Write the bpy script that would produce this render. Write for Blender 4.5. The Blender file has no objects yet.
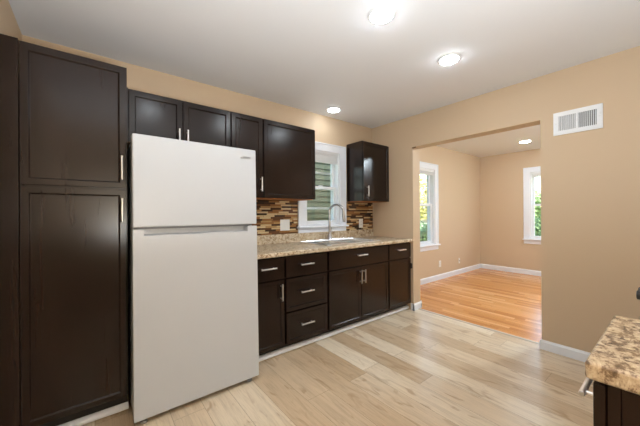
import bpy, bmesh, math, random
from mathutils import Vector, Matrix
R = math.radians
random.seed(7)
scene = bpy.context.scene
COL = scene.collection

# ------------------------------------------------------------------ camera
CAM_H = 1.226
cam_d = bpy.data.cameras.new('camera')
cam_d.sensor_fit = 'HORIZONTAL'
cam_d.sensor_width = 36.0
cam_d.lens = 285.42 / 640.0 * 36.0
cam_d.clip_start = 0.02
cam = bpy.data.objects.new('camera', cam_d)
COL.objects.link(cam)
yaw, pitch, roll = R(38.41), R(0.065), R(-0.34)
fw = Vector((math.sin(yaw), math.cos(yaw), 0)); rt = Vector((math.cos(yaw), -math.sin(yaw), 0)); up = Vector((0, 0, 1))
fw2 = fw * math.cos(pitch) + up * math.sin(pitch); up2 = up * math.cos(pitch) - fw * math.sin(pitch)
rt3 = rt * math.cos(roll) + up2 * math.sin(roll); up3 = up2 * math.cos(roll) - rt * math.sin(roll)
m = Matrix((rt3, up3, -fw2)).transposed().to_4x4()
m.translation = (0, 0, CAM_H)
cam.matrix_world = m
scene.camera = cam

# ------------------------------------------------------------------ sky, sun, exposure
w = bpy.data.worlds.new('sky'); scene.world = w; w.use_nodes = True
nt = w.node_tree; nt.nodes.clear()
wo = nt.nodes.new('ShaderNodeOutputWorld'); bg = nt.nodes.new('ShaderNodeBackground')
sk = nt.nodes.new('ShaderNodeTexSky'); sk.sky_type = 'NISHITA'; sk.sun_disc = False
sk.sun_elevation = R(50); sk.sun_rotation = R(200); sk.air_density = 1.3; sk.dust_density = 3.0
nt.links.new(sk.outputs[0], bg.inputs[0]); bg.inputs[1].default_value = 1.0
nt.links.new(bg.outputs[0], wo.inputs[0])
sd = bpy.data.lights.new('sun', 'SUN'); sd.energy = 3.6; sd.angle = R(3); sd.color = (1, .96, .9)
so = bpy.data.objects.new('sun', sd); COL.objects.link(so)
so.rotation_euler = Vector((0.9, 0.18, -0.85)).to_track_quat('-Z', 'Y').to_euler()
LAMP = 92.0            # radiance of the recessed kitchen lamps
FAR_FILL = 210.0  # radiance of the added, unseen far-room lamp
scene.view_settings.view_transform = 'Standard'
scene.view_settings.look = 'None'
scene.view_settings.gamma = 1.0
scene.view_settings.use_curve_mapping = False
scene.view_settings.exposure = 0.33

# added fill light near the camera, aimed up to brighten the ceiling
fl = bpy.data.lights.new('bounce_fill', 'AREA'); fl.shape = 'DISK'; fl.size = .5; fl.energy = 54; fl.color = (.86, .94, 1); fl.spread = R(180)
fo = bpy.data.objects.new('bounce_fill', fl); COL.objects.link(fo); fo.location = (.34, -.30, 1.0)
fo.rotation_euler = Vector((.06, .02, 1)).to_track_quat('-Z', 'Y').to_euler()

# ------------------------------------------------------------------ node helpers / materials
def srgb(r, g, b):
    f = lambda c: (c / 255 / 12.92) if c / 255 <= .04045 else ((c / 255 + .055) / 1.055) ** 2.4
    return (f(r), f(g), f(b), 1)

class N:
    def __init__(s, name):
        s.m = bpy.data.materials.new(name); s.m.use_nodes = True
        s.t = s.m.node_tree; s.b = s.t.nodes['Principled BSDF']; s.out = s.t.nodes['Material Output']
    def n(s, typ, **k):
        o = s.t.nodes.new('ShaderNode' + typ)
        for a, v in k.items(): setattr(o, a, v)
        return o
    def l(s, a, b): s.t.links.new(a, b)
    def put(s, sock, v):
        if isinstance(v, bpy.types.NodeSocket): s.l(v, sock)
        else: sock.default_value = v
    def math(s, op, a, b=0.0, c=None):
        o = s.n('Math', operation=op); s.put(o.inputs[0], a); s.put(o.inputs[1], b)
        if c is not None: s.put(o.inputs[2], c)
        return o.outputs[0]
    def coord(s): return s.n('TexCoord').outputs['Object']
    def sep(s, v):
        o = s.n('SeparateXYZ'); s.l(v, o.inputs[0]); return o.outputs
    def comb(s, x, y, z):
        o = s.n('CombineXYZ')
        for i, v in enumerate((x, y, z)): s.put(o.inputs[i], v)
        return o.outputs[0]
    def noise(s, vec, scale, detail=4, rough=.55, dist=0):
        o = s.n('TexNoise'); s.l(vec, o.inputs['Vector'])
        o.inputs['Scale'].default_value = scale; o.inputs['Detail'].default_value = detail
        o.inputs['Roughness'].default_value = rough; o.inputs['Distortion'].default_value = dist
        return o.outputs[0]
    def scale(s, vec, sc):
        o = s.n('Mapping'); s.l(vec, o.inputs[0]); o.inputs['Scale'].default_value = sc; return o.outputs[0]
    def ramp(s, fac, stops, interp='LINEAR'):
        o = s.n('ValToRGB'); s.l(fac, o.inputs[0]); cr = o.color_ramp; cr.interpolation = interp
        while len(cr.elements) < len(stops): cr.elements.new(.5)
        for e, (p, c) in zip(cr.elements, stops): e.position = p; e.color = c if len(c) == 4 else (*c, 1)
        return o.outputs[0]
    def mix(s, fac, a, b, mode='MIX'):
        o = s.n('Mix', data_type='RGBA', blend_type=mode)
        s.put(o.inputs[0], fac); s.put(o.inputs[6], a); s.put(o.inputs[7], b); return o.outputs[2]
    def bump(s, h, strength=.2, dist=.002):
        o = s.n('Bump'); o.inputs['Strength'].default_value = strength; o.inputs['Distance'].default_value = dist
        s.l(h, o.inputs['Height']); s.l(o.outputs[0], s.b.inputs['Normal'])
    def set(s, color=None, rough=None, metal=None, spec=None):
        if color is not None: s.put(s.b.inputs['Base Color'], color)
        if rough is not None: s.put(s.b.inputs['Roughness'], rough)
        if metal is not None: s.put(s.b.inputs['Metallic'], metal)
        if spec is not None: s.put(s.b.inputs['Specular IOR Level'], spec)
        return s

M = {}
def painted(name, col, rough=.5, tex=0.03, bscale=180, bstr=.08, spec=.5):
    a = N(name); c = a.coord()
    v = a.noise(c, 2.2, 3)
    a.set(a.mix(a.math('MULTIPLY', v, tex * 2), col, tuple(x * .9 for x in col[:3]) + (1,)), rough, spec=spec)
    if bstr: a.bump(a.noise(c, bscale, 3), bstr, .001)
    M[name] = a.m; return a
painted('wall_paint', srgb(207, 184, 155), .6, .05, 140, .12)
painted('ceiling_paint', (.84, .85, .88, 1), .75, .03, 90, .15)
painted('trim_white', (.84, .87, .93, 1), .35, .02, 60, .03)
painted('vinyl_white', (.84, .86, .89, 1), .35, .02, 60, .0)
painted('blind_white', (.78, .79, .80, 1), .5, .03, 60, .0)
painted('fridge_white', (.54, .556, .582, 1), .38, .01, 500, .03)
painted('plate_white', (.80, .79, .76, 1), .4, .01, 60, 0)
painted('plastic_grey', (.30, .30, .31, 1), .5, .02, 60, 0)
painted('black_plastic', (.012, .012, .013, 1), .4, .02, 60, 0)
painted('dark_void', (.010, .010, .011, 1), .8, .02, 60, 0)
painted('screen_grey', (.10, .105, .11, 1), .8, .02, 60, 0)
painted('bronze_dark', (.03, .022, .018, 1), .4, .02, 60, 0)
painted('shoe_vinyl', (.84, .86, .91, 1), .4, .03, 60, 0)
painted('raw_wood', srgb(176, 110, 52), .6, .1, 60, .05)
painted('raw_trim', srgb(120, 88, 52), .7, .1, 60, .05)
painted('siding_paint', srgb(52, 60, 38), .6, .1, 40, .1)
painted('soffit_white', (.7, .7, .7, 1), .6, .05, 40, .0)
painted('strip_wood', srgb(196, 182, 168), .4, .1, 40, .05)

a = N('espresso_wood'); c = a.coord()
g = a.noise(a.scale(c, (38, 38, 1.6)), 1.0, 6, .65, .6)
g2 = a.noise(a.scale(c, (6, 6, .9)), 1.0, 3, .5, 1.4)
gg = a.math('ADD', a.math('MULTIPLY', g, .6), a.math('MULTIPLY', g2, .4))
a.set(a.ramp(gg, [(.32, (.0082, .0036, .0023)), (.50, (.0132, .0060, .0038)), (.68, (.0205, .0097, .0060))]), .22, spec=.36)
a.bump(g, .03, .0005); M['wood'] = a.m
a = N('toe_kick_black'); a.set((.006, .004, .0035, 1), .6); M['toe'] = a.m

def metal(name, col, rough, aniso=(220, 220, 6)):
    a = N(name); c = a.coord()
    n_ = a.noise(a.scale(c, aniso), 1.0, 2)
    a.set(col, a.math('MULTIPLY_ADD', n_, .12, rough - .06), 1.0); M[name] = a.m
metal('nickel', (.80, .80, .81, 1), .30)
metal('chrome', (.80, .80, .80, 1), .14)
metal('steel', (.74, .75, .76, 1), .24)
metal('faucet_steel', (.46, .46, .47, 1), .26)
metal('badge_metal', (.45, .45, .46, 1), .3)

# granite-look laminate
def granite(name, cols, sc):
    a = N(name); c = a.coord()
    n1 = a.noise(a.scale(c, (1, 1.5, 1)), 26 * sc, 7, .72, .8)
    n2 = a.noise(c, 75 * sc, 4, .7, .3)
    vo = a.n('TexVoronoi'); a.l(c, vo.inputs['Vector']); vo.inputs['Scale'].default_value = 120 * sc
    f_ = a.math('ADD', a.math('MULTIPLY', n1, .62), a.math('MULTIPLY', n2, .38))
    base = a.ramp(f_, cols)
    sp = a.ramp(vo.outputs['Color'], [(.0, (0, 0, 0)), (.86, (0, 0, 0)), (.9, (1, 1, 1))])
    big = a.noise(c, 9 * sc, 3, .6, .6)
    col = a.mix(a.math('MULTIPLY', sp, .45), base, srgb(226, 205, 168))
    col = a.mix(a.ramp(big, [(.45, (0, 0, 0)), (.7, (.22, .22, .22))]), col, srgb(196, 162, 114))
    a.set(col, .24); M[name] = a.m
granite('granite', [(.36, srgb(76, 58, 46)), (.43, srgb(140, 114, 88)), (.49, srgb(196, 178, 152)), (.58, srgb(220, 208, 186)), (.70, srgb(236, 230, 216))], 1.0)
granite('granite_bold', [(.39, srgb(56, 44, 36)), (.46, srgb(112, 92, 74)), (.51, srgb(168, 148, 124)), (.58, srgb(192, 174, 148)), (.68, srgb(212, 200, 178))], .8)

# individual strips: planks and mosaic
def strips(name, ua, va, L, W, palette, grain, rough, gap, gapcol, interp='LINEAR', bumpd=.001, spec=.5, knots=False, fine=0, grain_amt=.5):
    a = N(name); xyz = a.sep(a.coord()); u = xyz[ua]; v = xyz[va]
    vv = a.math('DIVIDE', v, W); row = a.math('FLOOR', vv)
    wn = a.n('TexWhiteNoise', noise_dimensions='1D'); a.l(row, wn.inputs['W'])
    uu = a.math('ADD', a.math('DIVIDE', u, L), a.math('MULTIPLY', wn.outputs['Value'], 7.31))
    cell = a.math('FLOOR', uu)
    w2 = a.n('TexWhiteNoise', noise_dimensions='2D'); a.l(a.comb(row, cell, 0), w2.inputs['Vector'])
    val = w2.outputs['Value']
    col = a.ramp(val, palette, interp)
    off = a.math('MULTIPLY', val, 37.0)
    gv = a.comb(a.math('MULTIPLY', u, grain[0]), a.math('ADD', a.math('MULTIPLY', v, grain[1]), off), off)
    gn = a.noise(gv, 1.0, 6, .62, .7)
    dark = a.ramp(gn, [(.28, (.62, .56, .50)), (.5, (1, 1, 1)), (.75, (1.12, 1.12, 1.12))])
    col = a.mix(grain_amt, col, dark, 'MULTIPLY')
    if fine:
        fn = a.noise(a.comb(a.math('MULTIPLY', u, 7.0), a.math('MULTIPLY_ADD', v, 150.0, off), off), 1.0, 5, .7, .4)
        col = a.mix(fine, col, a.ramp(fn, [(.32, (.70, .66, .62)), (.5, (1, 1, 1)), (.7, (1.08, 1.08, 1.08))]), 'MULTIPLY')
    if knots:
        kv = a.comb(a.math('MULTIPLY', u, 4.0), a.math('ADD', a.math('MULTIPLY', v, 14.0), off), off)
        kn = a.noise(kv, 1.0, 2, .5, 1.2)
        col = a.mix(a.ramp(kn, [(.58, (0, 0, 0)), (.70, (.6, .6, .6))]), col, srgb(164, 130, 94))
    fv = a.math('FRACT', vv); fu = a.math('FRACT', uu)
    e1 = a.math('LESS_THAN', fv, gap / W); e2 = a.math('LESS_THAN', fu, gap / L)
    ed = a.math('MAXIMUM', e1, e2)
    col = a.mix(ed, col, gapcol)
    a.set(col, rough, spec=spec)
    a.bump(a.math('SUBTRACT', a.math('MULTIPLY', gn, .15), ed), .25, bumpd)
    M[name] = a.m
strips('vinyl_plank', 1, 0, 1.22, .182,
       [(0, srgb(196, 170, 138)), (.35, srgb(211, 189, 160)), (.7, srgb(220, 202, 176)), (1, srgb(230, 216, 194))],
       (1.8, 22), .29, .0022, srgb(150, 126, 98), knots=True, spec=.6, grain_amt=.5, fine=.55)
strips('oak_strip', 1, 0, .75, .057,
       [(0, srgb(186, 120, 64)), (.4, srgb(206, 142, 82)), (.75, srgb(219, 158, 98)), (1, srgb(232, 178, 122))],
       (3, 60), .22, .0014, srgb(120, 70, 34), grain_amt=.45)
strips('mosaic_tile', 0, 2, .13, .0195,
       [(0, srgb(66, 42, 27)), (.24, srgb(98, 62, 36)), (.40, srgb(204, 176, 132)), (.52, srgb(150, 104, 60)), (.68, srgb(210, 186, 146)), (.80, srgb(50, 32, 22)), (.91, srgb(178, 140, 92))],
       (14, 60), .22, .0016, srgb(74, 52, 36), interp='CONSTANT', grain_amt=.35)

a = N('window_glass'); tr = a.n('BsdfTransparent'); gl = a.n('BsdfGlossy'); gl.inputs['Roughness'].default_value = .02
lw = a.n('LayerWeight'); fz = a.math('MULTIPLY_ADD', a.math('POWER', lw.outputs['Facing'], 5.0), .75, .04); mx = a.n('MixShader')
tr.inputs['Color'].default_value = (.93, .95, .94, 1)
a.l(fz, mx.inputs[0]); a.l(tr.outputs[0], mx.inputs[1]); a.l(gl.outputs[0], mx.inputs[2]); a.l(mx.outputs[0], a.out.inputs[0])
M['glass'] = a.m

def lamp_mat(name, st, col=(.85, .94, 1, 1)):
    a = N(name); a.b.inputs['Base Color'].default_value = (.9, .9, .9, 1)
    a.b.inputs['Emission Color'].default_value = col; a.b.inputs['Emission Strength'].default_value = st; M[name] = a.m
lamp_mat('lamp_lens', LAMP); lamp_mat('far_fill_lens', FAR_FILL, (.78, .91, 1, 1))

def leafmat(name, c1, c2):
    a = N(name); c = a.coord()
    a.set(a.ramp(a.noise(c, 3.0, 4), [(.35, c1), (.65, c2)]), .55); M[name] = a.m
leafmat('leaf_green', srgb(104, 138, 84), srgb(168, 190, 128))
leafmat('leaf_yellow', srgb(176, 172, 96), srgb(222, 210, 140))
leafmat('leaf_dark', srgb(44, 70, 36), srgb(86, 116, 60))
leafmat('lawn', srgb(96, 128, 62), srgb(140, 160, 90))
painted('bark', srgb(92, 76, 60), .9, .3, 30, .3)

# ------------------------------------------------------------------ mesh helpers
class MB:
    def __init__(s): s.b = bmesh.new()
    def box(s, x0, x1, y0, y1, z0, z1):
        v = [s.b.verts.new((x, y, z)) for z in (z0, z1) for y in (y0, y1) for x in (x0, x1)]
        for f in ((0, 2, 3, 1), (4, 5, 7, 6), (0, 1, 5, 4), (2, 6, 7, 3), (0, 4, 6, 2), (1, 3, 7, 5)):
            s.b.faces.new([v[i] for i in f])
        return s
    def prism(s, prof, axis, a0, a1):
        """profile polygon in the two other axes (cyclic order), extruded along axis"""
        def P(p, t):
            if axis == 0: return (t, p[0], p[1])
            if axis == 1: return (p[0], t, p[1])
            return (p[0], p[1], t)
        A = [s.b.verts.new(P(p, a0)) for p in prof]; B = [s.b.verts.new(P(p, a1)) for p in prof]
        n = len(prof)
        s.b.faces.new(A); s.b.faces.new(B[::-1])
        for i in range(n): s.b.faces.new((A[i], B[i], B[(i + 1) % n], A[(i + 1) % n]))
        return s
    def tube(s, pts, r, seg=14, cap=True):
        pts = [Vector(p) for p in pts]; rings = []
        rr = r if isinstance(r, (list, tuple)) else [r] * len(pts)
        prev = None
        for i, p in enumerate(pts):
            t = (pts[min(i + 1, len(pts) - 1)] - pts[max(i - 1, 0)]).normalized()
            if prev is None:
                n = t.orthogonal().normalized()
            else:
                n = (prev - t * prev.dot(t)).normalized()
            prev = n; b = t.cross(n)
            rings.append([s.b.verts.new(p + (n * math.cos(2 * math.pi * k / seg) + b * math.sin(2 * math.pi * k / seg)) * rr[i]) for k in range(seg)])
        for A, B in zip(rings, rings[1:]):
            for k in range(seg): s.b.faces.new((A[k], A[(k + 1) % seg], B[(k + 1) % seg], B[k]))
        if cap: s.b.faces.new(rings[0][::-1]); s.b.faces.new(rings[-1])
        return s
    def lathe(s, prof, c, seg=32, axis=2):
        """prof: list of (radius, height) about an axis through c"""
        c = Vector(c); rings = []
        def P(r, h, a):
            x, y = r * math.cos(a), r * math.sin(a)
            return c + (Vector((x, y, h)) if axis == 2 else Vector((x, h, y)) if axis == 1 else Vector((h, x, y)))
        for r, h in prof:
            rings.append([s.b.verts.new(P(max(r, 1e-5), h, 2 * math.pi * k / seg)) for k in range(seg)])
        for A, B in zip(rings, rings[1:]):
            for k in range(seg): s.b.faces.new((A[k], A[(k + 1) % seg], B[(k + 1) % seg], B[k]))
        s.b.faces.new(rings[0][::-1]); s.b.faces.new(rings[-1])
        return s
    def build(s, name, mat, parent=None, bevel=0, smooth=False, seg=2):
        bmesh.ops.recalc_face_normals(s.b, faces=s.b.faces)
        me = bpy.data.meshes.new(name); s.b.to_mesh(me); s.b.free()
        me.materials.append(mat if not isinstance(mat, str) else M[mat])
        o = bpy.data.objects.new(name, me); COL.objects.link(o)
        if parent: o.parent = parent
        if smooth:
            for p in me.polygons: p.use_smooth = True
            try:
                me.set_sharp_from_angle(angle=R(40))
            except Exception: pass
        if bevel:
            md = o.modifiers.new('bevel', 'BEVEL'); md.width = bevel; md.segments = seg; md.limit_method = 'ANGLE'; md.angle_limit = R(40)
            md.harden_normals = False
        return o

def tag(o, label=None, cat=None, group=None, kind=None):
    if label: o['label'] = label
    if cat: o['category'] = cat
    if group: o['group'] = group
    if kind: o['kind'] = kind
    return o
def thing(name, loc, label, cat, group=None, kind=None):
    o = bpy.data.objects.new(name, None); COL.objects.link(o); o.location = loc
    o.empty_display_size = .1
    return tag(o, label, cat, group, kind)
def struct(name, mb, mat, label, cat, bevel=0):
    return tag(mb.build(name, mat, bevel=bevel), label, cat, kind='structure')

# ------------------------------------------------------------------ dimensions (metres, camera above the origin)
D = 2.749      # back wall
XR = 3.142     # wall with the wide opening
XR2 = 3.295    # its far-room side
XF = 6.705     # far room end wall
XL = -.374     # left wall
YN = -.53      # wall behind the camera
H = 2.441
OY0, OY1, OH = .775, 2.083, 2.05     # opening

# ------------------------------------------------------------------ shell
struct('floor', MB().box(XL - .15, 3.225, YN - .15, D + .15, -.12, 0), 'vinyl_plank', 'light beige wood-look plank floor of the kitchen', 'floor')
struct('floor', MB().box(3.268, XF + .15, YN - .15, D + .15, -.12, 0), 'oak_strip', 'honey orange oak strip floor of the room beyond the opening', 'floor')
struct('trim_1', MB().prism([(3.2252, -.02), (3.2252, .002), (3.235, .006), (3.258, .006), (3.2678, .002), (3.2678, -.02)], 1, YN - .1, D + .05), 'strip_wood', 'pale transition strip between the plank floor and the oak floor', 'threshold')
struct('ceiling', MB().box(XL - .15, XF + .15, YN - .15, D + .15, H, H + .2), 'ceiling_paint', 'smooth white ceiling over both rooms', 'ceiling')
KW = dict(x0=1.955, x1=2.50, z0=1.075, z1=1.995)
FW = dict(x0=4.13, x1=4.81, z0=.66, z1=1.995)
EW = dict(y0=1.13, y1=1.825, z0=.70, z1=2.0)
b = MB()
xs = [XL - .15, KW['x0'], KW['x1'], FW['x0'], FW['x1'], XF]
b.box(xs[0], xs[1], D, D + .15, 0, H); b.box(xs[2], xs[3], D, D + .15, 0, H); b.box(xs[4], xs[5], D, D + .15, 0, H)
b.box(xs[1], xs[2], D, D + .15, 0, KW['z0']); b.box(xs[1], xs[2], D, D + .15, KW['z1'], H)
b.box(xs[3], xs[4], D, D + .15, 0, FW['z0']); b.box(xs[3], xs[4], D, D + .15, FW['z1'], H)
struct('wall_back', b, 'wall_paint', 'tan painted wall behind the cabinets, running on into the far room', 'wall')
b = MB().box(XR, XR2, YN, OY0, 0, H).box(XR, XR2, OY1, D, 0, H).box(XR, XR2, OY0, OY1, OH, H)
struct('wall_right', b, 'wall_paint', 'tan wall with the wide square opening and the return air vent', 'wall')
b = MB().box(XF, XF + .15, YN, EW['y0'], 0, H).box(XF, XF + .15, EW['y1'], D + .15, 0, H).box(XF, XF + .15, EW['y0'], EW['y1'], 0, EW['z0']).box(XF, XF + .15, EW['y0'], EW['y1'], EW['z1'], H)
struct('wall_far', b, 'wall_paint', 'tan end wall of the far room seen through the opening', 'wall')
struct('wall_left', MB().box(XL - .15, XL, YN, D, 0, H), 'wall_paint', 'tan wall at the end of the tall dark pantry cabinet', 'wall')
struct('wall_near', MB().box(XL - .15, XF + .15, YN - .15, YN, 0, H), 'wall_paint', 'tan wall behind the granite counter with the stove', 'wall')

def baseprof(y, s, h):   # profile in (offset, z); s = direction into the room
    return [(y, 0), (y + s * .014, 0), (y + s * .014, h - .018), (y + s * .008, h - .006), (y + s * .006, h), (y, h)]
b = MB().prism(baseprof(XR, -1, .085), 1, YN, OY0 + .0)
b.prism([(p[0], p[1]) for p in baseprof(OY0, 1, .085)], 0, XR - .014, XR2 + .014)
b.prism(baseprof(XR2, 1, .085), 1, YN, OY0 + .014)
struct('baseboard_right', b, 'trim_white', 'white baseboard along the tan wall below the air vent, turning into the opening', 'baseboard')
b = MB().prism(baseprof(OY1, -1, .085), 0, XR - .014, XR2 + .014).prism(baseprof(XR2, 1, .095), 1, OY1 - .014, D).box(XR - .014, XR, OY1 - .014, OY1 + .03, 0, .085)
struct('baseboard_jamb', b, 'trim_white', 'short white baseboard wrapping the end of the wall beside the base cabinets', 'baseboard')
struct('baseboard_back', MB().prism(baseprof(D, -1, .095), 0, XR2 + .014, XF), 'trim_white', 'white baseboard under the outlets in the far room', 'baseboard')
struct('baseboard_far', MB().prism(baseprof(XF, -1, .095), 1, YN, D - .014), 'trim_white', 'white baseboard on the far end wall of the oak floored room', 'baseboard')
struct('trim_2', MB().box(XR - .004, XR - .0002, OY1 - .048, OY1 + .008, OH - .016, OH - .001), 'raw_trim', 'small unpainted brown patch at the upper corner of the opening', 'trim')

# ------------------------------------------------------------------ windows
def window(name, label, wdt, z0, z1, meet, storm, place, casing=.105, top=.10, apron_h=.075, sill_over=.03):
    """local frame: x across the opening from 0 to wdt, y outwards through the wall (0 = room face), z up"""
    t = thing(name, (0, 0, 0), label, 'window', 'white double-hung windows', 'structure')
    t.matrix_world = place
    c = casing; th = .018
    b = MB()
    b.box(-c, 0, -th, 0, z0, z1 + top).box(wdt, wdt + c, -th, 0, z0, z1 + top).box(0, wdt, -th, 0, z1, z1 + top)
    b.box(-c, -c + .018, -th - .008, -th, z0, z1 + top).box(wdt + c - .018, wdt + c, -th - .008, -th, z0, z1 + top).box(-c + .018, wdt + c - .018, -th - .008, -th, z1 + top - .018, z1 + top)
    b.build('casing', 'trim_white', t, .003)
    MB().box(-c - .015, wdt + c + .015, -.055, .0, z0 - .022, z0).build('stool', 'trim_white', t, .006)
    MB().box(-c, wdt + c, -th, 0, z0 - .022 - apron_h, z0 - .022).build('apron', 'trim_white', t, .003)
    j = .018
    MB().box(0, j, 0, .13, z0, z1).box(wdt - j, wdt, 0, .13, z0, z1).box(j, wdt - j, 0, .13, z1 - j, z1).box(j, wdt - j, 0, .13, z0, z0 + j * .8).build('jamb', 'vinyl_white', t)
    def sash(y, a, bz, s):
        f = MB().box(j, j + s, y, y + .028, a, bz).box(wdt - j - s, wdt - j, y, y + .028, a, bz).box(j + s, wdt - j - s, y, y + .028, a, a + s * 1.15).box(j + s, wdt - j - s, y, y + .028, bz - s * .9, bz)
        f = f.build('sash', 'vinyl_white', t, .002)
        MB().box(j + s - .004, wdt - j - s + .004, y + .012, y + .016, a + s * 1.15 - .004, bz - s * .9 + .004).build('pane', 'glass', f)
        return f
    lo = sash(.040, z0 + j * .8, meet + .018, .040)
    sash(.074, meet - .018, z1 - j, .036)
    MB().box(wdt / 2 - .03, wdt / 2 + .03, .034, .056, meet + .018, meet + .03).build('sash_lock', 'vinyl_white', lo, .003)
    if storm:
        f = MB()
        f.box(j, j + .025, .108, .122, z0 + .015, z1 - j).box(wdt - j - .025, wdt - j, .108, .122, z0 + .015, z1 - j)
        for zz in storm: f.box(j + .025, wdt - j - .025, .108, .122, zz - .014, zz + .014)
        f.build('storm_frame', 'vinyl_white', t)
    return t
def blind(label, wdt, z1, n, place, slat=.0075):
    t = thing('window_blind', (0, 0, 0), label, 'blind', 'raised mini blinds')
    t.matrix_world = place
    MB().box(.021, wdt - .021, .002, .034, z1 - .018 - .028, z1 - .0185).build('headrail', 'blind_white', t, .002)
    z = z1 - .05; y = .004
    b = MB()
    for k in range(n): b.prism([(.005, z - k * slat), (.018, z - k * slat + .0025), (.031, z - k * slat), (.031, z - k * slat - .0058), (.018, z - k * slat - .0034), (.005, z - k * slat - .0058)], 0, .024, wdt - .024)
    tag(b.build('slats', 'blind_white', t))
    z -= n * slat + .006
    MB().box(.023, wdt - .023, .004, .032, z - .014, z + .004).build('bottom_rail', 'blind_white', t, .002)
    MB().tube([(wdt - .06, .0, z1 - .05), (wdt - .06, .0, z - .02)], .0012, 6).build('lift_cord', 'blind_white', t)
P1 = Matrix.Translation((KW['x0'], D, 0))
window('window_1', 'white window above the kitchen sink with green siding outside', KW['x1'] - KW['x0'], KW['z0'], KW['z1'], 1.545, [1.74, 1.29], P1)
blind('white mini blind drawn up in the window over the sink', KW['x1'] - KW['x0'], KW['z1'], 9, P1)
P2 = Matrix.Translation((FW['x0'], D, 0))
window('window_2', 'white window in the far room beside the opening, above the outlets', FW['x1'] - FW['x0'], FW['z0'], FW['z1'], 1.365, [], P2)
blind('white mini blind drawn up in the far room window above the outlets', FW['x1'] - FW['x0'], FW['z1'], 4, P2)
P3 = Matrix.Translation((XF, EW['y1'], 0)) @ Matrix.Rotation(R(-90), 4, 'Z')
window('window_3', 'white window on the far end wall, half hidden by the wall with the vent', EW['y1'] - EW['y0'], EW['z0'], EW['z1'], 1.36, [], P3)
blind('white mini blind drawn up in the window of the far end wall', EW['y1'] - EW['y0'], EW['z1'], 4, P3)

# ------------------------------------------------------------------ cabinetry
def door(name, parent, x0, x1, z0, z1, yf, s=.052, th=.020, flat=False, horizontal=False):
    """shaker front facing -Y with its face at y = yf"""
    bm = bmesh.new()
    mb = MB(); mb.b.free(); mb.b = bm
    mb.box(x0, x1, yf, yf + th, z0, z1)
    bm.faces.ensure_lookup_table(); bmesh.ops.recalc_face_normals(bm, faces=bm.faces); bm.normal_update()
    if not flat:
        f = min(bm.faces, key=lambda q: q.calc_center_median().y)
        r = bmesh.ops.inset_region(bm, faces=[f], thickness=s, depth=0)
        r = bmesh.ops.inset_region(bm, faces=[f], thickness=.004, depth=0)
        for v in f.verts: v.co.y += .0045
        r = bmesh.ops.inset_region(bm, faces=[f], thickness=.004, depth=0)
        for v in f.verts: v.co.y += .0035
    return mb.build(name, 'wood', parent, .0018)
def pull(parent, c, L=.135, vert=True, yf=0, ydir=-1, name='handle'):
    """bar pull on two posts, standing off the face at yf"""
    x, z = c; y = yf + ydir * .032; b = MB()
    e = .5 * L
    p = (lambda t, yy: (x, yy, z + t)) if vert else (lambda t, yy: (x + t, yy, z))
    b.tube([p(-e, y), p(-e + .001, y), p(e - .001, y), p(e, y)], [.0058, .0068, .0068, .0058], 12)
    for t in (-.37 * L, .37 * L):
        b.tube([p(t, yf), p(t, y)], .0045, 10)
    return b.build(name, 'nickel', parent, smooth=True)

def upper(x0, x1, z0, z1, label, doors, yf=2.447, filler=None):
    t = thing('wall_cabinet', (x0, D, z0), label, 'cabinet', 'dark wall cabinets along the back wall')
    ox, oy, oz = x0, D, z0
    w_ = x1 - x0; h_ = z1 - z0; y0 = yf - oy
    b = MB().box(0, w_, y0 + .0215, -.001, .006, h_)
    body = b.build('body', 'wood', t, .0015)
    MB().box(.012, w_ - .012, y0 + .035, -.004, 0, .0058).build('underside', 'raw_wood', t)
    if filler: MB().box(filler - ox, -.0005, y0 + .004, y0 + .024, .006, h_).build('filler_strip', 'wood', t)
    for (a, c_, hx, hz) in doors:
        d = door('door', t, a - ox, c_ - ox, .004, h_ - .012, y0)
        if hx is not None: pull(d, (hx - ox, hz - oz), yf=y0)
    return t
upper(.197, .946, 1.742, 2.134, 'short dark wall cabinet with two doors above the white refrigerator', [(.200, .552, .527, 1.825), (.562, .942, .588, 1.825)], filler=.168)
upper(.950, 1.262, 1.372, 2.134, 'narrow single-door dark wall cabinet between the refrigerator and the wide cabinet', [(.955, 1.252, 1.231, 1.502)])
upper(1.265, 1.882, 1.372, 2.134, 'wide single-door dark wall cabinet beside the kitchen window, no handle showing', [(1.270, 1.878, None, None)])
cd = upper(2.634, 3.1405, 1.372, 2.134, 'dark wall cabinet alone in the corner by the opening', [(2.640, 3.136, 2.696, 1.502)])

def base(x0, x1, label, fronts, yf=2.110, open_top=False):
    t = thing('base_cabinet', (x0, D, 0), label, 'cabinet', 'dark base cabinets under the granite counter')
    y0 = yf - D; w_ = x1 - x0
    if open_top:
        b = MB().box(0, .016, y0 + .0215, -.001, .088, .861).box(w_ - .016, w_, y0 + .0215, -.001, .088, .861).box(.016, w_ - .016, y0 + .0215, -.001, .088, .106)
        b.box(.016, w_ - .016, -.016, -.001, .106, .861).box(.016, w_ - .016, y0 + .0215, y0 + .042, .65, .861).box(.016, w_ - .016, y0 + .0215, y0 + .042, .106, .14).box(w_ / 2 - .03, w_ / 2 + .03, y0 + .0215, y0 + .042, .14, .65)
        b.build('body', 'wood', t)
    else:
        MB().box(0, w_, y0 + .0215, -.001, .088, .861).build('body', 'wood', t, .0015)
    MB().box(.0, w_, y0 + .066, -.002, 0.0, .0875).build('toe_kick', 'toe', t)
    for kind, a, c_, z0, z1, hx, hz, vert in fronts:
        d = door('drawer' if kind[0] == 'D' else 'false_front' if kind[0] == 'F' else 'door', t, a - x0, c_ - x0, z0, z1, y0, s=.045, flat=kind[1:] == 'f')
        if hx is not None: pull(d, (hx - x0, hz), yf=y0, vert=vert, L=.14)
    return t
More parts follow.
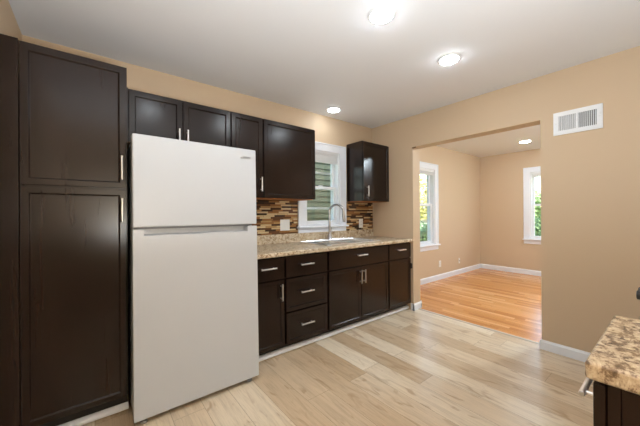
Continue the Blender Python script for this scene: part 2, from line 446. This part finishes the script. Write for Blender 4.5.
u1 = base(.965, 1.286, 'narrow dark base cabinet beside the refrigerator with one drawer over one door', [('Df', .972, 1.279, .672, .848, 1.120, .772, False), ('O', .972, 1.279, .092, .658, 1.243, .560, True)])
u2 = base(1.288, 1.767, 'dark base cabinet with a stack of three drawers', [('Df', 1.298, 1.757, .672, .848, 1.508, .772, False), ('Dp', 1.298, 1.757, .374, .658, 1.508, .528, False), ('Dp', 1.298, 1.757, .092, .362, 1.508, .241, False)])
u3 = base(1.769, 2.695, 'wide dark sink base cabinet with two doors below the sink', [('Ff', 1.782, 2.682, .672, .848, 2.228, .783, False), ('O', 1.782, 2.228, .092, .658, 2.207, .556, True), ('O', 2.236, 2.682, .092, .658, 2.262, .556, True)], open_top=True)
u4 = base(2.697, 3.1405, 'dark base cabinet at the end of the counter by the opening', [('Df', 2.706, 3.128, .672, .848, 2.918, .779, False), ('O', 2.706, 3.128, .092, .658, None, None, True)])
h = MB().box(3.124 - 2.697, 3.139 - 2.697, 2.098 - D, 2.1095 - D, .525, .592).tube([(3.131 - 2.697, 2.095 - D, .53), (3.131 - 2.697, 2.095 - D, .588)], .006, 10)
h = h.build('hinge', 'bronze_dark', [c_ for c_ in u4.children if c_.name.startswith('door')][0]); h['label'] = 'dark bronze hinge'

t = thing('pantry_cabinet', (-.301, D, 0), 'tall dark pantry cabinet with an upper and a lower door, beside the refrigerator', 'cabinet')
ox = -.301; y0 = 2.105 - D
MB().box(0, .465, y0 + .0215, -.001, .112, 2.134).build('body', 'wood', t, .0015)
MB().box(XL + .0015 - ox, -.0005, y0 + .001, y0 + .022, .0, 2.134).build('filler_panel', 'wood', t)
MB().box(0, .465, y0 + .066, -.002, 0, .1115).build('toe_kick', 'toe', t)
d = door('door', t, .004, .457, 1.387, 2.118, y0, s=.045); pull(d, (.134 - ox, 1.507), yf=y0, L=.145)
d = door('door', t, .004, .457, .117, 1.374, y0, s=.045); pull(d, (.134 - ox, 1.253), yf=y0, L=.145)

# white shoe strips along the toe kicks
def shoe(name, x0, x1, label):
    struct(name, MB().prism([(2.1745, .0), (2.168, .0), (2.168, .011), (2.149, .011), (2.146, .018), (2.147, .026), (2.152, .036), (2.162, .044), (2.1745, .047)], 0, x0, x1), 'shoe_vinyl', label, 'trim')
shoe('trim_3', -.30, .166, 'white shoe strip on the floor under the tall pantry cabinet')
shoe('trim_4', .966, 3.139, 'white shoe strip on the floor along the base cabinets')

# ------------------------------------------------------------------ countertop, splash, sink, tap
ZC = .900
SX0, SX1, SY0, SY1 = 1.815, 2.645, 2.165, 2.690
t = thing('countertop', (0.962, D, ZC), 'tan granite-look countertop holding the sink, with its low backsplash', 'countertop')
def rolled(yb, yf, z1, z0, k=8, r=.012):
    pr = [(yb, z0), (yb, z1)]
    for i in range(k + 1):
        a_ = math.pi / 2 * i / k; pr.append((yf + r - r * math.sin(a_), z1 - r + r * math.cos(a_)))
    for i in range(k + 1):
        a_ = math.pi / 2 * i / k; pr.append((yf + r - r * math.cos(a_), z0 + r - r * math.sin(a_)))
    return pr
o0 = Vector((0.962, D, ZC)); cx1 = 3.1405 - .962
b = MB().prism(rolled(SY0 + .012 - D, 2.083 - D, 0, -.0385), 0, 0, cx1)
b.box(0, SX0 + .012 - .962, SY0 + .012 - D, -.001, -.0385, 0).box(SX1 - .012 - .962, cx1, SY0 + .012 - D, -.001, -.0385, 0)
b.box(SX0 + .012 - .962, SX1 - .012 - .962, SY1 - .012 - D, -.001, -.0385, 0)
b.build('slab', 'granite', t, smooth=True)
MB().box(0, cx1, -.020, -.001, .0003, .098).build('backsplash', 'granite', t, .002)
# tile
b = MB().box(.97, KW['x0'] - .107, D - .007, D - .0003, ZC + .0985, 1.3715).box(KW['x1'] + .107, XR - .0005, D - .007, D - .0003, ZC + .0985, 1.3715)
struct('trim_5', b, 'mosaic_tile', 'brown and cream strip mosaic tile between the counter and the wall cabinets', 'tile backsplash')

t = thing('kitchen_sink', (SX0, SY0, ZC), 'stainless double-bowl sink set into the counter under the window', 'sink')
sw, sh = SX1 - SX0, SY1 - SY0
b = MB()
bowls = [(.028, sw / 2 - .012), (sw / 2 + .012, sw - .028)]; by0, by1 = .03, sh - .085
b.box(0, sw, 0, by0, .0003, .004).box(0, sw, by1, sh, .0003, .004).box(0, bowls[0][0], by0, by1, .0003, .004).box(bowls[0][1], bowls[1][0], by0, by1, .0003, .004).box(bowls[1][1], sw, by0, by1, .0003, .004)
def loop(b, x0, x1, ya, yb_, z, r, c):
    pts = []
    for cx_, cy_, a0 in ((x1 - c, yb_ - c, 0), (x0 + c, yb_ - c, 90), (x0 + c, ya + c, 180), (x1 - c, ya + c, 270)):
        for k in range(7): pts.append((cx_ + c * math.cos(R(a0 + 15 * k)), cy_ + c * math.sin(R(a0 + 15 * k)), z))
    pts.append(pts[0]); b.tube(pts, r, 8)
loop(b, .004, sw - .004, .004, sh - .004, .0045, .0042, .03)
for x0, x1 in bowls: loop(b, x0 - .003, x1 + .003, by0 - .003, by1 + .003, .0045, .0042, .02)
b.build('rim', 'steel', t, smooth=True)
for x0, x1 in bowls:
    b = MB()
    dp = -.17
    b.prism([(x0, 0.002), (x0 + .012, dp), (x1 - .012, dp), (x1, .002), (x1 + .003, .002), (x1 - .009, dp - .003), (x0 + .009, dp - .003), (x0 - .003, .002)], 1, by0, by1)
    b.box(x0 - .002, x1 + .002, by0 - .003, by0, dp, .002).box(x0 - .002, x1 + .002, by1, by1 + .003, dp, .002)
    bw = b.build('bowl', 'steel', t)
    MB().lathe([(.045, 0), (.045, .003), (.036, .004), (.03, .001), (.004, .001)], ((x0 + x1) / 2, (by0 + by1) / 2, dp), 24).build('drain', 'chrome', bw, smooth=True)
t = thing('kitchen_faucet', (2.243, 2.645, ZC + .0045), 'tall chrome gooseneck faucet behind the sink', 'faucet')
t.rotation_euler = (0, 0, R(32))
MB().lathe([(.029, 0), (.029, .006), (.025, .012), (.023, .06), (.019, .07)], (0, 0, 0), 28).build('base', 'faucet_steel', t, smooth=True)
pts = [(0, 0, .06), (0, 0, .2), (0, 0, .335)]
for k in range(1, 15):
    a_ = math.pi * k / 14 * 1.0; pts.append((0, -.088 + .088 * math.cos(a_), .335 + .088 * math.sin(a_)))
pts.append((0, -.177, .31))
MB().tube(pts, .0135, 16).build('spout', 'faucet_steel', t, smooth=True)
MB().tube([(0, -.1765, .322), (0, -.178, .30), (0, -.182, .25), (0, -.183, .215)], [.0155, .0175, .0185, .016], 16).build('spray_head', 'faucet_steel', t, smooth=True)
hd = MB().tube([(.02, 0, .045), (.048, 0, .05)], .011, 12).tube([(.046, 0, .046), (.058, 0, .09), (.066, -.004, .150)], [.009, .0065, .0055], 12).build('lever', 'faucet_steel', t, smooth=True)

# ------------------------------------------------------------------ refrigerator
t = thing('refrigerator', (.176, 1.936, 0), 'white top-freezer refrigerator standing between the pantry and the base cabinets', 'refrigerator')
t.rotation_euler = (R(-1.15), 0, 0)
W_ = .776
MB().box(.006, W_ - .006, .078, .715, .035, 1.685).build('body', 'fridge_white', t, .006)
MB().box(.012, W_ - .012, .062, .0785, .05, 1.68).build('gasket', 'plastic_grey', t)
def fdoor(name, z0, z1, notch):
    mb = MB().box(0, W_, 0, .063, z0, z1); bm = mb.b
    if notch:
        for co, no in (((.056, 0, 0), (1, 0, 0)), ((.060, 0, 0), (1, 0, 0)), ((W_ - .072, 0, 0), (1, 0, 0)), ((W_ - .076, 0, 0), (1, 0, 0)), ((0, 0, z1 - .038), (0, 0, 1)), ((0, 0, z1 - .029), (0, 0, 1)), ((0, .0605, 0), (0, 1, 0))):
            bmesh.ops.bisect_plane(bm, geom=bm.verts[:] + bm.edges[:] + bm.faces[:], plane_co=co, plane_no=no)
        for v in bm.verts:
            if .058 < v.co.x < W_ - .074 and v.co.z > z1 - .030 and v.co.y < .02: v.co.y = .058
    else:
        pass
    o = mb.build(name, 'fridge_white', t, .007, seg=3)
    return o
fd = fdoor('freezer_door', 1.150, 1.700, False)
fridge_low = fdoor('refrigerator_door', .036, 1.137, True)
# maker's badge: small slanted metal plate
MB().prism([(.650, 1.628), (.660, 1.638), (.684, 1.645), (.732, 1.645), (.732, 1.629), (.690, 1.627)], 1, -.0035, -.0003).build('badge', 'badge_metal', fd, .001)
MB().box(.675, .722, -.0042, -.0036, 1.6335, 1.6405).build('badge_lettering', 'plastic_grey', bpy.data.objects['badge'])
MB().box(.03, W_ - .03, .06, .075, .008, .034).build('kick_grille', 'black_plastic', t)
for x in (.05, W_ - .06):
    MB().lathe([(.016, 0), (.019, .004), (.019, .014), (.008, .016), (.008, .05)], (x, .035, .0007), 18).build('foot', 'plastic_grey', t, smooth=True)

# ------------------------------------------------------------------ near counter and stove
t = thing('base_cabinet', (.868, YN, 0), 'dark base cabinet under the short granite counter close to the camera', 'cabinet')
y1 = .100 - YN; wn_ = 1.288 - .868
MB().box(0, wn_, .001, y1 - .022, .088, .8605).build('body', 'wood', t, .0015)
MB().box(0, wn_, y1 - .0215, y1, .088, .8605).build('face_frame', 'wood', t, .0015)
MB().box(0, wn_, .002, y1 - .075, 0, .0875).build('toe_kick', 'toe', t)
def mirror_door(name, z0, z1, flat):
    o = door(name, t, -(wn_ - .004), -.004 + .008, z0, z1, -(y1 + .0215), s=.045, flat=flat)
    for v in o.data.vertices: v.co = (-v.co.x, -v.co.y, v.co.z)
    return o
dr = mirror_door('drawer', .700, .848, True); pull(dr, (.150, .775), L=.145, vert=False, yf=y1 + .0215, ydir=1)
dr = mirror_door('door', .092, .688, False); pull(dr, (.37, .60), L=.145, vert=True, yf=y1 + .0215, ydir=1)
t = thing('countertop', (.842, YN, ZC), 'short granite-look countertop with a thick rounded edge close to the camera', 'countertop')
# rounded slab: plan outline with a rounded free corner, edge rolled by bevel
L_, Wd = 1.2905 - .842, .132 - YN
rc = .008
pl = [(0, .001), (L_, .001), (L_, Wd)]
for i in range(7):
    a_ = math.pi / 2 * i / 6; pl.append((rc - rc * math.sin(a_), Wd - rc + rc * math.cos(a_)))
o = MB().prism(pl, 2, -.0395, 0).build('slab', 'granite_bold', t, .009, smooth=True, seg=5)
MB().box(0.002, L_ - .002, .001, .02, .0003, .1).build('backsplash', 'granite', t, .002)

t = thing('kitchen_stove', (1.294, YN, 0), 'stove edge with dark knobs just showing past the short granite counter', 'stove')
sw_ = .762; yf = .076 - YN
MB().box(0, sw_, .01, yf - .03, .09, .885).build('body', 'steel', t, .003)
MB().box(.02, sw_ - .02, .03, yf - .08, 0, .0895).build('plinth', 'black_plastic', t)
ck = MB().box(-.0, sw_, .01, yf, .8855, .905).build('cooktop', 'black_plastic', t, .004)
for gx in (.2, .56):
    for gy in (.17, .42):
        b = MB()
        for k in range(4):
            a_ = k * math.pi / 2 + math.pi / 4
            b.tube([(gx + .03 * math.cos(a_), gy + .03 * math.sin(a_), .928), (gx + .1 * math.cos(a_), gy + .1 * math.sin(a_), .928), (gx + .105 * math.cos(a_), gy + .105 * math.sin(a_), .9052)], .006, 8)
        b.lathe([(.035, .9052), (.035, .916), (.03, .92)], (gx, gy, 0), 20)
        b.build('burner', 'black_plastic', t)
MB().box(.005, sw_ - .005, yf - .0295, yf, .785, .885).build('control_panel', 'steel', t, .003)
for kx in (.600, .690):
    MB().lathe([(.028, 0), (.028, .012), (.022, .016), (.020, .043), (.016, .046)], (kx, yf + .0002, .855), 22, axis=1).build('knob', 'black_plastic', t, smooth=True)
od = MB().box(.005, sw_ - .005, yf - .0295, yf + .006, .20, .78).build('oven_door', 'steel', t, .004)
b = MB().tube([(.06, yf + .036, .728), (sw_ - .06, yf + .036, .728)], .011, 14)
for kx in (.09, sw_ - .09): b.tube([(kx, yf + .006, .728), (kx, yf + .036, .728)], .009, 10)
b.build('handle', 'steel', od, smooth=True)
MB().box(.12, sw_ - .12, yf + .0062, yf + .009, .32, .63).build('oven_window', 'black_plastic', od)
MB().box(.005, sw_ - .005, yf - .0295, yf + .004, .095, .19).build('drawer', 'steel', t, .004)

# ------------------------------------------------------------------ ceiling lights
def downlight(x, y, label, r=.066, mat='lamp_lens', dome=.014):
    t = thing('ceiling_light', (x, y, H), label, 'ceiling light', 'recessed ceiling lights')
    MB().lathe([(r, -.001), (r, -.008), (r + .006, -.010), (r + .018, -.006), (r + .022, -.0005)], (0, 0, 0), 40).build('trim_ring', 'vinyl_white', t, smooth=True)
    MB().lathe([(r - .0008, -.0085)] + [((r - .0008) * math.cos(R(q)), -.0105 - dome * math.sin(R(q))) for q in (0, 15, 30, 45, 60, 75, 88)], (0, 0, 0), 40).build('lens', mat, t, smooth=True)
lamp_mat('dim_lamp_lens', LAMP * .65)
downlight(.50, 1.13, 'round recessed ceiling light in front of the white refrigerator', mat='dim_lamp_lens')
downlight(1.388, 1.13, 'bright round recessed ceiling light, nearer of the pair in the middle of the kitchen ceiling')
downlight(2.209, 1.13, 'bright round recessed ceiling light in front of the opening to the far room')
lamp_mat('sink_lamp_lens', LAMP * .35)
downlight(2.206, 2.513, 'round recessed ceiling light over the sink, close to the window wall', mat='sink_lamp_lens')
downlight(5.80, 1.645, 'round ceiling light in the far room above the oak floor', r=.075, mat='lamp_lens', dome=.008)
downlight(4.60, .45, 'added unseen fill lamp on the far room ceiling behind the wall with the vent', r=.13, mat='far_fill_lens', dome=.12)  # out of view, added to brighten the far-room ceiling

# ------------------------------------------------------------------ return air vent
t = thing('air_vent', (XR, .372, 1.885), 'white metal return air vent high on the tan wall above the baseboard', 'vent')
vw, vh = .309, .195      # along +Y and Z ; faces -X
fr = .036
b = MB().box(-.010, -.0005, 0, vw, 0, fr).box(-.010, -.0005, 0, vw, vh - fr, vh).box(-.010, -.0005, 0, fr, fr, vh - fr).box(-.010, -.0005, vw - fr, vw, fr, vh - fr).box(-.010, -.0005, vw / 2 - .007, vw / 2 + .007, fr, vh - fr)
b.build('frame', 'vinyl_white', t, .002)
MB().box(-.0028, -.0006, fr, vw - fr, fr, vh - fr).build('screen', 'screen_grey', t)
for side, (a0, a1, ang) in enumerate(((fr, vw / 2 - .007, -35), (vw / 2 + .007, vw - fr, 35))):
    n_ = 9
    for k in range(n_):
        yc = a0 + (k + .5) * (a1 - a0) / n_; dx, dy = .0062 * math.cos(R(ang)), .0062 * math.sin(R(ang))
        xc = -.0078
        dx = .0040; dy = .0036 * (-1 if ang > 0 else 1)
        nx, ny = .0007, .0008
        MB().prism([(xc - dx, yc - dy - ny), (xc + dx, yc + dy - ny), (xc + dx, yc + dy + ny), (xc - dx, yc - dy + ny)], 2, fr, vh - fr).build('louver', 'vinyl_white', t)
for yy in (fr / 2, vw - fr / 2):
    MB().lathe([(.005, 0), (.004, -.002), (.001, -.0025)], (-.0101, yy, vh / 2), 12, axis=0).build('screw', 'nickel', t)
MB().box(-.020, -.0101, .013, .017, vh / 2 + .012, vh / 2 + .03).build('damper_lever', 'nickel', t)

# ------------------------------------------------------------------ outlets
def outlet(x, y, z, w_, h_, label, kind):
    t = thing('wall_outlet' if kind != 'cable' else 'cable_plate', (x, y, z), label, 'outlet' if kind != 'switch' else 'switch plate', 'wall outlets and plates')
    MB().box(-w_ / 2, w_ / 2, -.006, -.0004, -h_ / 2, h_ / 2).build('plate', 'plate_white', t, .003)
    if kind == 'double':
        for xx in (-.026, .026):
            s = MB().box(xx - .017, xx + .017, -.0085, -.0061, -.034, .034).build('rocker', 'plate_white', t, .002)
    elif kind == 'duplex':
        for zz in (-.02, .02):
            s = MB().box(-.016, .016, -.0085, -.0061, zz - .014, zz + .014).build('socket', 'plate_white', t, .003)
            MB().box(-.007, -.005, -.0088, -.0084, zz - .003, zz + .007).box(.005, .007, -.0088, -.0084, zz - .003, zz + .006).build('slot', 'dark_void', s)
    else:
        MB().lathe([(.006, 0), (.006, -.008), (.002, -.012)], (0, -.0061, 0), 14, axis=1).build('connector', 'bronze_dark', t)
    return t
yt = D - .0072
outlet(1.672, yt, 1.098, .122, .124, 'white two-gang switch plate on the mosaic tile near the refrigerator', 'double')
outlet(2.892, yt, 1.085, .075, .120, 'white outlet on the mosaic tile under the corner cabinet', 'duplex')
outlet(4.985, D, .285, .075, .118, 'white outlet low on the far room wall under the window', 'duplex')
outlet(5.72, D, .262, .060, .105, 'small white cable plate low on the far room wall near the corner', 'cable')

# ------------------------------------------------------------------ outdoors
g = tag(MB().box(-12, 45, -14, 60, -.75, -.6).build('lawn', 'lawn'), 'green lawn outside the windows', 'lawn', kind='structure')
# neighbour's clapboard house
t = thing('neighbor_house', (0, 4.7, -.6), 'green clapboard house outside the kitchen window', 'house')
b = MB(); hgt = 4.2; ex = .115; nb = int(hgt / ex)
pr = [(3.0, 0), (0, 0)]
for k in range(nb): pr += [(-.026, k * ex), (-.004, (k + 1) * ex)]
pr += [(3.0, nb * ex)]
b.prism(pr, 0, .4, 5.6); b.build('siding', 'siding_paint', t)
MB().prism([(-.45, hgt - .02), (1.5, hgt + 1.3), (3.45, hgt - .02), (3.45, hgt + .08), (1.5, hgt + 1.42), (-.45, hgt + .08)], 0, .1, 5.9).build('roof', 'plastic_grey', t)
MB().box(5.55, 5.64, -.03, .06, 0, hgt - .03).build('corner_board', 'soffit_white', t)

def tree(x, y, h, r, mat, label, n=2600, leaf=.11, cz=.62, squash=1.0, group=None):
    t = thing('tree', (x, y, -.6), label, 'tree', group)
    rnd = random.Random(int(x * 100 + y * 10))
    MB().tube([(0, 0, -.02), (.03, 0, h * .3), (.0, .05, h * cz)], [.035 * h, .028 * h, .012 * h], 10).build('trunk', 'bark', t)
    b = MB(); blobs = []
    for k in range(14):
        a_ = rnd.uniform(0, 6.28); q = r * rnd.uniform(.15, .75)
        blobs.append((Vector((q * math.cos(a_), q * math.sin(a_), h * cz + rnd.uniform(-.75, .85) * r * squash)), r * rnd.uniform(.35, .6)))
    for k in range(n):
        c, br = blobs[k % 14]
        v = Vector((rnd.gauss(0, 1), rnd.gauss(0, 1), rnd.gauss(0, 1))).normalized() * br * rnd.uniform(.55, 1.0)
        p = c + v; u_ = Vector((rnd.gauss(0, 1), rnd.gauss(0, 1), rnd.gauss(0, 1))).normalized(); w1 = u_.orthogonal().normalized(); s = leaf * rnd.uniform(.6, 1.3)
        vs = [b.b.verts.new(p + q) for q in (u_ * s, w1 * s * .5 + u_ * .2 * s, -u_ * s, -w1 * s * .5 + u_ * .2 * s)]
        b.b.faces.new(vs)
    b.build('foliage', mat, t)
G = 'trees and shrubs outside the far room windows'
tree(13.5, 8.0, 4.6, 1.5, 'leaf_yellow', 'yellow-green tree outside the window beside the opening', group=G)
tree(17.0, 8.5, 4.0, 1.6, 'leaf_green', 'green tree farther off outside the window beside the opening', group=G)
tree(9.3, 5.6, 1.35, .55, 'leaf_dark', 'dark green shrub low outside the window beside the opening', leaf=.06, cz=.6, n=1800, group=G)
tree(20.0, 5.2, 2.6, 1.5, 'leaf_green', 'broad green tree outside the window of the far end wall', n=4000, leaf=.14, group=G)
tree(13.0, 3.0, 1.6, .8, 'leaf_dark', 'dark green shrub outside the window of the far end wall', leaf=.06, cz=.6, n=1800, group=G)
